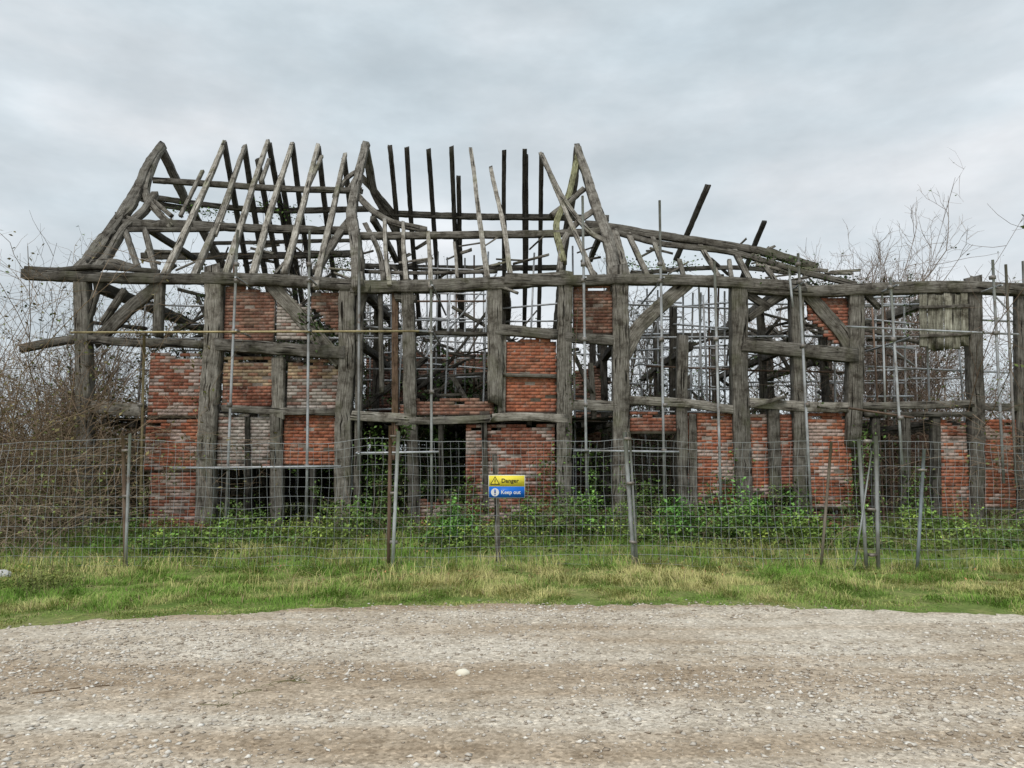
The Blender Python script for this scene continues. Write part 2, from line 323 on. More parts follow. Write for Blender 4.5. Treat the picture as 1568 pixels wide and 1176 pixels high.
for pts,w,t in [([(420,442),(455,480),(490,520),(518,552)],22,.95),([(236,442),(200,470),(165,505),(148,520)],20,.75),([(190,446),(160,490)],10,.7),([(147,450),(132,500)],10,.6),
 ([(1047,438),(1010,470),(975,505),(956,542)],23,.95),([(1228,442),(1262,480),(1290,512),(1306,545)],22,.85),([(1195,452),(1150,485)],12,.5),([(560,450),(545,520)],8,.5),
 ([(1145,450),(1175,470)],12,.6),([(1325,450),(1345,470)],8,.6),([(880,545),(905,600)],6,.5)]: fr(pts,w,t,16.98,.12)
for i in range(6):
    u=1413+i*12.6; h=rng.uniform(-6,6); beam(A,[P(u,455+h,16.86),P(u+1,530+h,16.86)],px(12),.025,(1.35,1.4,1.3),.004)
fr([(1408,470),(1484,468)],5,.8,16.83,.04); fr([(1410,515),(1484,512)],5,.8,16.83,.04)
A.build('front_frame',WOOD,barn)

# ---- roof
A=Acc()
def rf(pts,w,t=1.0,f=RF,d=None,off=0,wob=.012,taper=1.0,rough=.035):
    Q=[f(u,v,off) for u,v in pts]; ym=np.mean([q[1] for q in Q]); beam(A,Q,px(w*.88,ym),d or px(w,ym)*.8,t,wob,taper=taper,rough=rough)
for (a,b) in [((252,420),(343,218)),((298,422),(375,224)),((345,424),(411,217)),((388,420),(448,220)),((435,418),(487,222)),((484,438),(528,237))]:
    m=((a[0]+b[0])/2+rng.uniform(-3,3),(a[1]+b[1])/2); rf([a,m,b],10.5,1.45,off=.12,wob=.02,taper=.7)
for (a,b) in [((276,330),(310,262)),((330,360),(352,300)),((400,280),(412,245)),((470,290),(492,240))]: rf([a,b],6,1.2,off=.1)
for a,b,w in [((745,424),(721,229),9),((783,424),(752,257),9),((908,424),(828,235),8),((622,428),(617,342),8),((659,440),(655,356),8),((597,436),(590,338),8),((700,424),(696,372),6)]:
    m=((a[0]+b[0])/2+rng.uniform(-3,3),(a[1]+b[1])/2); rf([a,m,b],w,1.45,off=.12,wob=.02,taper=.8)
def back_raf(ur,vr=226,w=8,t=.32,lean=0):  # low tint paints the backlit dark underside into the wood colour
    p0=RB(ur,vr); p1=np.array([p0[0]+lean,YB,ZE]); mid=(p0+p1)/2+[rng.uniform(-.04,.04),0,rng.uniform(-.03,.03)]
    beam(A,[p0,mid,p1],px(w*.85,21.5),px(w,21.5),t,.012)
for u,v in [(344,221),(374,226),(412,222),(448,223),(487,226),(527,243),(395,245),(430,270)]: back_raf(u,v,w=8,lean=rng.uniform(-.1,.1))
for u,v in [(597,226),(623,228),(657,231),(691,227),(772,232),(803,231),(806,240),(829,238),(702,273)]: back_raf(u,v,w=8,lean=rng.uniform(-.1,.12))
rf([(236,276),(300,280),(420,288),(552,292)],9.5,.55); rf([(176,342),(280,344),(400,351),(545,353)],13,.55); rf([(195,352),(300,352),(380,348)],8,.6)
rf([(556,362),(700,360),(860,358),(942,352)],12,.7); rf([(560,416),(650,418),(760,416)],6,.6)
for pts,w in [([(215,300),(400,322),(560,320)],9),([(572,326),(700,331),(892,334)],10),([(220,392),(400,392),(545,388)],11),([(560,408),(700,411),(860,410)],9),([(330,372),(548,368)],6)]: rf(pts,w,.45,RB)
rf([(126,412),(150,384),(178,345),(205,300),(225,258),(249,224)],20,.85,off=.05,wob=.04,rough=.07,taper=.7); rf([(140,420),(165,392),(190,352),(222,322),(236,300)],13,.75,wob=.03,rough=.06)
rf([(133,404),(150,372),(172,356)],13,.7,off=.1,rough=.1); rf([(182,336),(202,318),(214,292)],10,.8,off=.12,rough=.1)
rf([(126,414),(150,404),(176,402),(210,412)],13,.7); rf([(247,226),(262,258),(282,300),(320,370),(360,440),(392,500)],13,.55,RB,wob=.03)
rf([(248,228),(236,250),(224,300),(262,346)],11,1.0); rf([(192,352),(212,412)],9,.8); rf([(222,354),(238,418)],9,.8); rf([(180,330),(230,345),(262,340)],10,.9)
rf([(216,292),(262,330)],8,.9); rf([(206,300),(240,312),(300,322)],9,.6,RB)
rf([(549,440),(546,380),(540,330),(548,280),(560,222)],20,.9,wob=.04,off=.1,rough=.06,taper=.65); rf([(559,224),(566,262),(575,300),(612,370),(622,440),(628,503)],13,.55,RB)
rf([(548,300),(570,322),(600,340),(650,352)],11,.7); rf([(541,330),(515,365),(485,415)],12,.95); rf([(556,275),(572,292),(604,330)],11,.6,RB)
rf([(560,345),(580,385),(588,430)],9,.8); rf([(550,260),(532,272),(512,300)],7,.8); rf([(558,250),(535,290)],6,.8)
rf([(944,428),(934,380),(914,325),(899,280),(885,228)],21,.9,wob=.04,off=.1,rough=.06,taper=.6); rf([(886,231),(878,290),(868,350),(860,420),(852,500)],13,.65,RB,wob=.03)
rf([(893,290),(868,312),(846,330)],10,.8); rf([(884,240),(870,300),(852,345),(862,400)],11,(.9,.95,.65)); rf([(912,320),(880,345),(862,372),(856,415)],10,.9)
rf([(830,240),(860,300),(900,352),(925,368)],8,1.25,off=.2); rf([(893,262),(905,300),(928,345)],8,1)
rf([(900,345),(960,354),(1050,368),(1130,380),(1190,392),(1248,409)],13,.75,wob=.04); rf([(925,350),(1010,372),(1110,386),(1170,402),(1235,420),(1312,436)],9,.7,wob=.05)
rf([(960,420),(1040,412),(1130,410),(1215,418)],7,.6,RB)
for a,b,w,t in [((940,352),(960,424),12,1.1),((962,360),(992,424),9,1.1),((1000,364),(1018,415),8,1.1),((1072,376),(1105,430),8,1.1),((1117,400),(1122,436),7,1),((1040,400),(1048,430),8,.7),((1125,385),(1150,432),9,.8),((1160,392),(1192,436),8,.9)]: rf([a,b],w,t)
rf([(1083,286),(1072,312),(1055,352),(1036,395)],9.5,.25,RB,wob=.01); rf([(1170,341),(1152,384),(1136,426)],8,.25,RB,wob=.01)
for _ in range(60):
    u=rng.choice([rng.uniform(190,540),rng.uniform(560,900),rng.uniform(960,1300)]); v=rng.uniform(375,428) if u<1200 else rng.uniform(408,434); du=rng.uniform(12,55)
    rf([(u,v),(u+du,v+rng.uniform(-22,26)*(1 if u<1200 else .4))],rng.uniform(2.5,6),rng.uniform(.4,1.3),[RF,RB][rng.integers(0,2)] if u<1200 else RF)
for X in (-9.4,-3.45,-.2,2.36,6.4,10.3):
    beam(A,[(X,YF,ZE-.15),(X+.05,YR,ZE-.1),(X,YB,ZE-.15)],.22,.24,.5,.04,ref=(0,0,1))
    if X<3:
        zc=ZE+1.9; t=(zc-ZE)/SL; beam(A,[(X,YF+t,zc),(X,YB-t,zc)],.13,.16,.5,.03,ref=(0,0,1))
for i in range(170):
    X=rng.choice([rng.uniform(-9.2,-4),rng.uniform(-3.2,2),rng.uniform(6.3,9.2)]) ; y=rng.uniform(18,23); z=rng.uniform(4.3,5.75) if X<-4 or X>6 else rng.uniform(3.0,4.9)
    L=rng.uniform(.5,2.2);a_=rng.uniform(0,3.14);e=rng.normal(0,.35)
    beam(A,[(X,y,z),(X+L*math.cos(a_)*math.cos(e),y+.3*L*math.sin(a_),z+L*math.sin(e))],rng.uniform(.03,.09),None,rng.uniform(.3,.8),.01)
A.build('roof_timbers',WOOD,barn)

A=Acc()
for X in np.arange(-9.4,12,1.75): beam(A,[(X,YB,.1),(X+rng.uniform(-.06,.06),YB,ZE)],.22,.2,.4,.03)  # rear wall and inner timbers: interior gloom is put into the low tints
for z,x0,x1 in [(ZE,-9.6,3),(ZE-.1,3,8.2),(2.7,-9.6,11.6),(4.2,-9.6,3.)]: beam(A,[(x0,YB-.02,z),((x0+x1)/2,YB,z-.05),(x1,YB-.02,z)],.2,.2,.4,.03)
def boards(x0,x1,z0,z1,y,t=.4,miss=.2,h=.2):
    z=z0
    while z<z1:
        if rng.random()>miss:
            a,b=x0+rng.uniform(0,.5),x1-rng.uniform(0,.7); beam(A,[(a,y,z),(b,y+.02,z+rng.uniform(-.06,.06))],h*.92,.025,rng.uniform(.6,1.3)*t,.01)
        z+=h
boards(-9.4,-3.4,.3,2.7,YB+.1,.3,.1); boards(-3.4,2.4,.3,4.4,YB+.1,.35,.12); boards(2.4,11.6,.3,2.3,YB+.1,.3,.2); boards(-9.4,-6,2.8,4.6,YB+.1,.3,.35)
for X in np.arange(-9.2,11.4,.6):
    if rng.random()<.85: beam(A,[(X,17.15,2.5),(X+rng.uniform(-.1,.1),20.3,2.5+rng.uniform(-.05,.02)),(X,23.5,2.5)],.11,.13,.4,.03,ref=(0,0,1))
for y in np.arange(17.3,23.4,.24):  # deck boards added to keep daylight off the ground floor
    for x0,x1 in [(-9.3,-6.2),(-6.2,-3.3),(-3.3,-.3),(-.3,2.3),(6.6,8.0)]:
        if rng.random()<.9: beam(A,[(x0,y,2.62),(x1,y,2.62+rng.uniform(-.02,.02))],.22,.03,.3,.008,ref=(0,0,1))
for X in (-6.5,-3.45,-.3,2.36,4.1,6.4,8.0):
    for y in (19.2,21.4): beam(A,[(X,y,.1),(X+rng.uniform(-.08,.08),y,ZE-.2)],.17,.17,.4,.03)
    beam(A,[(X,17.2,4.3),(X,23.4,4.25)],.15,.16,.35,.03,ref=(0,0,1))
for i in range(90):
    X=rng.uniform(-9,8.5);y=rng.uniform(18,23);z=rng.choice([.4,2.8]); L=rng.uniform(.8,2.6);a=rng.uniform(0,3.14);e=rng.uniform(-.1,.9)
    beam(A,[(X,y,z),(X+L*math.cos(a)*math.cos(e),y+.4*L*math.sin(a),z+L*math.sin(e))],rng.uniform(.04,.14),None,rng.uniform(.3,.7),.02)
A.build('rear_wall_and_added_floor',WOOD,barn)

BR=Acc(); MO=Acc()
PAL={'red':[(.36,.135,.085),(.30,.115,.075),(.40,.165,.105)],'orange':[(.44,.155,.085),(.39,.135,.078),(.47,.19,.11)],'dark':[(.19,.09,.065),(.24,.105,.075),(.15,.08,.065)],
 'cream':[(.60,.46,.30),(.54,.38,.24),(.44,.23,.15)],'grey':[(.36,.31,.27),(.43,.38,.33),(.31,.18,.14)],'brown':[(.29,.14,.095),(.24,.12,.085),(.34,.20,.145)]}
def panel(u0,v0,u1,v1,style,y=16.99,worn=0.0,mask=None,split=None,rag=.25,th=.11):
    a=P(u0,(v0+v1)/2,y); b=P(u1,(v0+v1)/2,y); x0,x1=a[0],b[0]; z1=P((u0+u1)/2,v0,y)[2]; z0=P((u0+u1)/2,v1,y)[2]; z0=max(z0,.04)
    ch=.075; nr=int((z1-z0)/ch); W=x1-x0; tilt=rng.uniform(-.012,.012)
    for r in range(nr):
        z=z1-(r+1)*ch; fr_=(r+.5)/nr; off=.1125*(r%2)+rng.uniform(-.01,.01)
        xs=x0-off
        while xs<x1:
            l=.218; xa,xb=max(xs,x0),min(xs+l,x1); xs+=.225
            if xb-xa<.05: continue
            fx=((xa+xb)/2-x0)/W
            if mask and not mask(fx,fr_): continue
            if r<2 and rng.random()<rag: continue
            if rng.random()<.008: continue
            st=style
            if split: 
                for lim,s_ in split:
                    if fr_<lim+.06*(vn(xa*4,z)-.5): st=s_; break
            c=np.array(PAL[st][rng.integers(0,3)])*rng.uniform(.85,1.12)
            if rng.random()<.06: c=c*.5
            w=fbm(xa*1.7+30,z*2.2+11)
            if worn and w+rng.uniform(-.16,.16)>1-worn: c=c*.35+np.array([.56,.50,.45])*.65*rng.uniform(.8,1.15)
            o=rng.normal(0,.002)+(.012 if rng.random()<.03 else 0); zt=tilt*(xa-x0)
            box(BR,xa,xb,y+o,y+.08,z+.004+zt,z+ch-.004+zt,c,.0015)
    mc=(.30,.25,.21)
    if mask is None: box(MO,x0,x1,y+.006,y+th,z0,z1-2*ch*.9,mc)
    else:
        for r in range(nr):
            fr_=(r+.5)/nr; ok=[f for f in np.linspace(.02,.98,25) if mask(f,fr_)]
            if ok: box(MO,x0+W*min(ok),x0+W*max(ok),y+.006,y+th,z1-(r+1)*ch,z1-r*ch-.0005,mc)
panel(228,540,314,640,'red',worn=.55); panel(222,643,312,722,'orange',worn=.42); panel(228,724,310,830,'red',worn=.35,rag=0)
panel(344,438,420,524,'brown',rag=.6); panel(424,440,520,524,'grey',mask=lambda x,y:x<.05+y*.9 and x<.55,rag=.1,worn=.5)
panel(476,448,520,520,'brown',mask=lambda x,y:y<.25+x*.75)
panel(341,546,420,627,'red',split=[(.60,'cream'),(1.,'red')]); panel(333,633,418,716,'grey',worn=.62); panel(440,550,523,630,'grey',split=[(.38,'cream'),(1.,'grey')],worn=.35)
panel(434,634,520,712,'orange',rag=.1); panel(612,610,756,636,'brown',rag=.5,y=17.02); panel(774,514,852,632,'orange',rag=.4)
panel(713,650,850,830,'red',worn=.44,rag=.1); panel(638,764,714,830,'brown',worn=.4); panel(878,436,940,512,'brown',rag=.3)
panel(962,630,1038,664,'red',rag=.3); panel(1052,632,1128,776,'orange',worn=.38); panel(1146,634,1176,766,'orange',worn=.3); panel(1192,634,1214,750,'red')
panel(1238,632,1304,780,'orange',worn=.45); panel(1238,456,1300,530,'red',mask=lambda x,y:y<.35 or x>y*.9-.3)
panel(1440,642,1484,830,'orange',rag=.4,worn=.3); panel(1504,642,1640,780,'orange',worn=.36); panel(1320,668,1340,790,'dark',y=17.3)
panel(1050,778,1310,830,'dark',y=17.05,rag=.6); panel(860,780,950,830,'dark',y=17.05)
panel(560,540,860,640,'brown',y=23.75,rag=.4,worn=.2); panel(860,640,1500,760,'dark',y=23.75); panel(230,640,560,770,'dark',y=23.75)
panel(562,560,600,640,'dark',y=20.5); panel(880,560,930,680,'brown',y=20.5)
BR.build('brick_infill',BRICK,barn); MO.build('brick_mortar',BRICK,barn)
R=Acc()
for i in range(320):
    u=rng.choice([rng.uniform(220,320),rng.uniform(640,850),rng.uniform(1050,1310)]); q=P(u,790,rng.uniform(16.2,16.9)); a_=rng.uniform(0,3.14)
    V=np.array([[x,y,z] for x in(-.11,.11) for y in(-.05,.05) for z in(-.033,.033)]); e=rng.uniform(-.5,.5)
    V[:,2]+=V[:,0]*math.sin(e); ca,sa=math.cos(a_),math.sin(a_); V=np.stack([V[:,0]*ca-V[:,1]*sa+q[0],V[:,0]*sa+V[:,1]*ca+q[1],V[:,2]+gh(q[0],q[1])+rng.uniform(0,.12)],1)
    R.add(V,BOXF,np.array(PAL['red'][rng.integers(0,3)])*rng.uniform(.6,1.1))
R.build('fallen_bricks',BRICK,barn)

# ================= scaffolding =================
sc=empty('scaffolding'); A=Acc(); SI=(.50,.515,.53); RU=(.22,.15,.11); YE=(.36,.30,.17)
def sp_(a,b,y,c=SI,r=.024,y2=None): pole(A,P(*a,y),P(*b,y2 or y),r,c)
ys=16.35
for a,b,c in [((364,352),(344,835),SI),((474,352),(469,835),SI),((550,360),(549,720),(.38,.38,.38)),((660,430),(661,790),(.4,.41,.4)),((892,300),(899,800),SI),((1010,307),(1018,800),SI),
  ((1094,400),(1104,780),SI),((1222,388),(1243,800),SI),((1363,425),(1382,720),SI),((1520,398),(1537,740),SI),((221,508),(214,830),YE),((1540,405),(1556,740),(.35,.33,.31))]: sp_(a,b,ys,c,r=.029)
for a,b,c,y in [((1350,432),(1356,640),SI,16.9),((1208,410),(1214,470),SI,16.5),((1070,432),(1075,610),SI,17.6),((1420,530),(1424,640),SI,18),((1566,400),(1576,700),SI,17)]: sp_(a,b,y,c)
for a,b,c,y in [((108,509),(642,507),(.46,.38,.21),16.3),((262,717),(522,714),SI,16.3),((545,694),(672,692),SI,16.3),((878,690),(1040,692),SI,16.3),((1300,625),(1400,640),RU,16.4),((1295,500),(1560,512),SI,16.5),((560,500),(660,508),SI,17.3),((1320,470),(1410,466),SI,17.4),((1500,490),(1600,494),SI,17.2)]: sp_(a,b,y,c)
for u,v in [(363,428),(474,430),(660,440),(892,428),(1010,428),(1222,436),(1363,440),(1520,440),(660,510),(364,508),(474,508),(898,690),(549,694),(1382,520)]:
    q=P(u,v,ys); pole(A,q+[.05,-.25,0],q+[.05,3.2,.02],.024,SI)
for y in (18.4,20.6,22.3):
    for X in np.arange(-9.0,12.4,1.05):
        if rng.random()<.62:
            c=SI if rng.random()<.75 else RU; t=rng.uniform(5.6,7.0) if X<3 else rng.uniform(5.2,6.2); pole(A,(X+rng.uniform(-.2,.2),y,.1),(X+rng.uniform(-.2,.2),y,t),.024,c)
    for z in (2.9,3.9,4.75,5.5):
        x0=-9.2
        while x0<12:
            L=rng.uniform(2,5)
            if rng.random()<.72: pole(A,(x0,y+.05,z+rng.uniform(-.1,.1)),(min(x0+L,12.3),y+.05,z+rng.uniform(-.1,.1)),.024,SI if rng.random()<.75 else RU)
            x0+=L
for us,ue,n,v0,v1,y in [(1045,1112,6,448,640,19.0),(1340,1385,4,432,650,19.0),(655,742,7,395,600,21.6),(990,1030,3,440,600,20.),(568,600,3,420,620,20.)]:
    for u in np.linspace(us,ue,n): sp_((u+rng.uniform(-3,3),v0+rng.uniform(-10,10)),(u+rng.uniform(-3,3),v1),y,(.55,.57,.59) if rng.random()<.8 else RU,.024)
    for v in np.linspace(v0+20,v1-40,5): sp_((us-14,v+rng.uniform(-5,5)),(ue+14,v+rng.uniform(-6,6)),y-.06,(.55,.57,.59))
for a,b in [((1296,480),(1400,560)),((1030,440),(990,530)),((640,560),(760,420)),((1500,430),(1590,520))]: sp_(a,b,19.5)
def coup(u,v,y):
    q=P(u,v,y); box(A,q[0]-.045,q[0]+.045,y-.06,y+.05,q[2]-.04,q[2]+.04,(.25,.23,.21),.006)
for u,v in [(363,405),(363,430),(358,508),(352,620),(348,717),(474,405),(474,430),(472,508),(470,714),(550,508),(549,694),(660,440),(660,508),(661,600),(661,692),(892,405),(893,430),(895,520),(897,620),(898,690),(1010,405),(1011,430),(1013,520),(1017,690),(1018,620),(1222,405),(1224,432),(1229,530),(1236,620),(1363,440),(1367,520),(1520,425),(1525,510),(221,511),(216,620),(1096,520),(1378,640)]: coup(u,v,ys)
A.build('scaffold_poles',METAL,sc,True)

# ================= mesh fence =================
fence=empty('temporary_mesh_fence'); A=Acc()
posts=[(-260,12.4),(197,12.0),(600,11.85),(960,12.1),(1330,11.75),(1760,11.9)]
PX=np.array([P(u,760,y)[0] for u,y in posts]); PYY=np.array([y for u,y in posts])
def fy(x): return np.interp(x,PX,PYY)
def wx(x,z):
    ph=(np.interp(x,PX,np.arange(len(PX))))%1; sag=np.sin(ph*math.pi)
    dz=-.06*sag*(z/2)**2+.09*(fbm(x*.9+3,z*1.1+8)-.5); dy=.2*sag*(fbm(x*.5,z*.8+4)-.5)*2; dx=.12*(fbm(x*.8+60,z*1.3)-.5)
    return np.stack([x+dx,fy(x)+dy,.03+z+dz+gh(x,fy(x))],-1)
WC=(.40,.42,.43)
xs=np.arange(PX[0],PX[-1],.12); zz=np.linspace(0,1.95,16); Q=np.stack([wx(np.full(16,x),zz) for x in xs]); 
V,Fc=tubes(Q,np.full(Q.shape[:2],.0026)); A.add(V,Fc,WC)
xl=np.linspace(PX[0],PX[-1],300); zh=np.r_[0,.14,.28,.44,.6,.76,.92,1.08,1.24,1.4,1.55,1.7,1.83,1.95]
Q=np.stack([wx(xl,np.full(300,z)) for z in zh]); R=np.full(Q.shape[:2],.0027); R[-1]=.0042; V,Fc=tubes(Q,R); A.add(V,Fc,WC)
A.build('wire_mesh',WIRE,fence)
A=Acc()
def fpost(u0,v0,u1,v1,c,r,y):
    a=P(u0,v0,y); b=P(u1,v1,y); b[2]=-.05; pole(A,a,b,r,c,12)
for q in [(189,668,193,866,(.24,.17,.13),.032,12.02),(199,664,194,830,SI,.022,11.93),(598,652,595,868,(.26,.17,.13),.030,11.87),(610,660,601,862,SI,.027,11.78),(957,662,971,858,(.50,.52,.53),.034,12.1),(964,662,976,850,(.3,.31,.31),.018,12.04),
  (1315,672,1327,872,(.42,.43,.44),.027,11.75),(1341,668,1345,876,(.45,.46,.47),.029,11.7),(1273,676,1256,868,(.33,.28,.23),.022,11.65),(1415,688,1404,880,(.36,.41,.47),.025,11.55),(1335,690,1300,720,SI,.012,11.7)]: fpost(*q)
for u,v,y in [(194,690,11.97),(194,760,11.97),(603,668,11.82),(603,755,11.82),(603,830,11.82),(961,672,12.05),(965,740,12.05),(969,830,12.05),(1328,676,11.72),(1334,780,11.72),(1336,850,11.72),(1412,720,11.55)]:
    q=P(u,v,y); box(A,q[0]-.055,q[0]+.055,y-.04,y+.045,q[2]-.02,q[2]+.02,(.3,.27,.24),.004)
A.build('fence_posts',METAL,fence,False)

# ---- sign
sg=empty('danger_keep_out_sign'); c0=P(776,745,11.72); W,H=.56,.35; A=Acc(); yy=11.72
def sbox(x0,x1,z0,z1,y0,y1,c): box(A,c0[0]+x0,c0[0]+x1,y0,y1,c0[2]+z0,c0[2]+z1,c)
sbox(-W/2,W/2,-H/2,H/2,yy,yy+.004,(.75,.76,.74)); sbox(-W/2+.008,W/2-.008,.004,H/2-.008,yy-.003,yy-.0005,(.92,.78,.08)); sbox(-W/2+.008,W/2-.008,-H/2+.008,-.002,yy-.003,yy-.0005,(.015,.16,.66))
def tri(cx,cz,s,y,c):
    a=(-s,-s*.8);b=(s,-s*.8);t=(0,s*.95);V=np.array([[c0[0]+cx+x,y,c0[2]+cz+z] for x,z in [a,((0),-s*.8),b,(s/2,.075*s),t,(-s/2,.075*s),(0,-.25*s)]])
    A.add(V,np.array([[0,1,6,5],[1,2,3,6],[6,3,4,5]]),c)
tri(-.18,.088,.075,yy-.005,(.02,.02,.02)); tri(-.18,.086,.055,yy-.007,(.92,.78,.08)); 
n=16;cx,cz=-.18,-.087;rr=.062;yq=yy-.005; ring=[(cx+rr*math.cos(k*2*math.pi/n),cz+rr*math.sin(k*2*math.pi/n)) for k in range(n)]
V=np.array([[c0[0]+cx,yq,c0[2]+cz]]+[[c0[0]+x,yq,c0[2]+z] for x,z in ring]); A.add(V,np.array([[0,1+k,1+(k+1)%n,1+(k+2)%n] for k in range(0,n,2)]),(.8,.8,.8))
sbox(-.19,-.17,-.1,-.045,yy-.010,yy-.007,(.01,.10,.48)); sbox(-.19,-.17,-.13,-.112,yy-.010,yy-.007,(.01,.10,.48))
sbox(-.186,-.174,.07,.11,yy-.012,yy-.009,(.02,.02,.02)); sbox(-.186,-.174,.05,.06,yy-.012,yy-.009,(.02,.02,.02))
A.build('sign_board',PAINT,sg)
def text(t,x,z,size,col,nm):
    cu=bpy.data.curves.new(nm,'FONT'); cu.body=t; cu.size=size; cu.extrude=.001; cu.offset=.001; o=bpy.data.objects.new(nm,cu); bpy.context.collection.objects.link(o)
    o.location=(c0[0]+x,yy-.008,c0[2]+z); o.rotation_euler=(math.pi/2,0,0); o.parent=sg
    m,nt,b=mat(nm+'_ink',.5); b.inputs['Base Color'].default_value=(*col,1); cu.materials.append(m)
text('Danger',-.085,.06,.09,(.02,.02,.02),'danger_text'); text('Keep out',-.09,-.112,.08,(.85,.85,.85),'keep_out_text')
A=Acc(); q=P(757,700,12.6); beam(A,[(q[0],12.6,q[2]),(q[0]+.03,12.6,.9),(q[0]+.06,12.6,-.05)],.085,.07,1.0,.015); A.build('wooden_post',WOOD)

# ================= vegetation =================
def bush(name,n,xr,yr,h,col,K=9,curl=.14,grav=-.06,sub=(5,8),r=.010,lean=.5,leaf=0,leafcol=(.09,.12,.03),z0=None,ls=.05):
    A=Acc(); x=rng.uniform(*xr,n); y=rng.uniform(*yr,n); z=gh(x,y) if z0 is None else np.full(n,z0)
    d=rng.normal(0,lean,(n,3)); d[:,2]=1; L=h*rng.uniform(.5,1.3,n)*(0.4+1.2*fbm(x*.7+2,y*.7))
    Q=grow(np.stack([x,y,z],1),d,L,K,curl,grav); addcurves(A,Q,r,r*.35,col)
    S1=branch(Q,n*sub[0],h*.32,6,.2,grav*.6,.8); addcurves(A,S1,r*.5,r*.2,np.array(col)*1.05)
    S2=branch(S1,n*sub[1],h*.14,4,.25,0,.9); addcurves(A,S2,r*.3,r*.15,np.array(col)*1.1)
    em=empty(name); A.build('stems',TWIG,em)
    if leaf:
        pts=np.concatenate([S1.reshape(-1,3),S2.reshape(-1,3)]); C=pts[rng.integers(0,len(pts),leaf)]+rng.normal(0,.04,(leaf,3))
        V,Fc,c=leaves(C,ls,np.array(leafcol)*rng.uniform(.5,1.5,(leaf,1))); mk('leaves',V,Fc,LEAF,c,parent=em)
    return em
BT=(.25,.18,.12)
bush('bramble_thicket',640,(-16,-9.3),(14.5,19),5.6,BT,curl=.15,grav=-.075,sub=(6,9),r=.013,leaf=9000,leafcol=(.18,.15,.06),ls=.045)
bush('bramble_thicket',280,(-13.5,-8.2),(12.6,15.5),2.4,(.34,.26,.18),curl=.2,grav=-.12,sub=(5,8),leaf=6000,leafcol=(.17,.20,.06),ls=.035)
bush('bramble_thicket',180,(-10.6,-7.6),(17.3,20),3.6,BT,leaf=8000,leafcol=(.11,.12,.035))
bush('hawthorn_hedge',280,(-17,-3.2),(24.6,28),6.8,(.15,.12,.09),curl=.12,grav=-.02,r=.018,sub=(7,12),leaf=6000,ls=.06)
bush('hawthorn_hedge',200,(-3.2,8),(24.6,27),4.4,(.14,.11,.08),curl=.12,grav=-.02,r=.015,sub=(6,11),leaf=10000,leafcol=(.06,.10,.03),ls=.06)
bush('hawthorn_hedge',420,(8,20),(19.5,27),5.8,(.21,.145,.105),curl=.13,grav=-.04,r=.015,sub=(6,11),leaf=4500)
bush('bramble_thicket',210,(10.8,16),(15,19),3.8,(.26,.185,.13),curl=.18,grav=-.09,leaf=3500,leafcol=(.13,.14,.05),ls=.04)
bush('bramble_thicket',200,(3,8.5),(18,23),4.0,(.18,.14,.10),leaf=6000,leafcol=(.06,.09,.03))
bush('elder_bush',60,(-3,1.5),(20,23),2.6,(.15,.13,.09),leaf=9000,leafcol=(.045,.085,.02),z0=1.6,ls=.07)
bush('elder_bush',60,(-8.8,-4),(18.5,22.5),2.4,(.15,.12,.09),leaf=8000,leafcol=(.06,.09,.03),z0=3.7)
bush('elder_bush',60,(-3.3,-2.2),(17.6,19),2.6,(.15,.12,.09),leaf=5000,leafcol=(.07,.12,.03))
def tree(name,x,y,h,spread,col,n1=14,n2=160,n3=900,leafn=0):
    em=empty(name); A=Acc(); k=7; S=np.tile([x,y,0.],(k,1))+rng.normal(0,.12,(k,3))*[1,1,0]
    d=rng.normal(0,spread*.35,(k,3)); d[:,2]=1; Q=grow(S,d,h*rng.uniform(.7,1.0,k),14,.09,.03); addcurves(A,Q,.055,.012,col,.15,6)
    S1=branch(Q,n1*k,h*.33,8,.14,.05,spread,.3); addcurves(A,S1,.018,.006,col)
    S2=branch(S1,n2*4,h*.14,6,.18,.03,.6); addcurves(A,S2,.008,.004,col); S3=branch(S2,n3*3,h*.06,4,.2,.02,.6); addcurves(A,S3,.0052,.003,np.array(col)*1.1)
    A.build('trunk_and_branches',TWIG,em)
    if leafn:
        pts=S3.reshape(-1,3); C=pts[rng.integers(0,len(pts),leafn)]; V,Fc,c=leaves(C,.05,np.array([[.08,.12,.03]])*rng.uniform(.6,1.4,(leafn,1))); mk('leaves',V,Fc,LEAF,c,parent=em)
tree('bare_elder_tree',11.8,24,8.6,.42,(.30,.24,.20)); tree('bare_elder_tree',11.2,24.5,8.0,.5,(.26,.21,.18)); tree('bare_elder_tree',12.8,25,6.8,.45,(.26,.21,.17),leafn=300)
tree('bare_elder_tree',-8,25.5,7.8,.6,(.16,.13,.11),leafn=1500); tree('bare_elder_tree',-5.2,25.5,7.8,.6,(.16,.13,.11),leafn=1800); tree('bare_elder_tree',-6.6,26,7.6,.6,(.16,.13,.11),leafn=1500); tree('bare_elder_tree',4.6,25.5,7.0,.6,(.18,.15,.12),leafn=900); tree('bare_elder_tree',-1.5,26,6.2,.6,(.16,.13,.11),leafn=900); tree('bare_elder_tree',-12.4,22,5.2,.5,(.2,.16,.13),leafn=300)
def ivy(name,paths,n,sp,s,col=(.05,.085,.02)):
    em=empty(name); C=[]
    A=Acc()
    for pts in paths:
        q,_=resample(pts,.06); q=q+rng.normal(0,.01,q.shape); C.append(q[rng.integers(0,len(q),n)]+rng.normal(0,1,(n,3))*sp); addcurves(A,np.array([resample(pts,.1)[0]]),.012,.006,(.14,.11,.08))
    A.build('vine_stems',TWIG,em); C=np.concatenate(C); V,Fc,c=leaves(C,s,np.array([col])*rng.uniform(.4,1.7,(len(C),1))); mk('leaves',V,Fc,LEAF,c,parent=em)
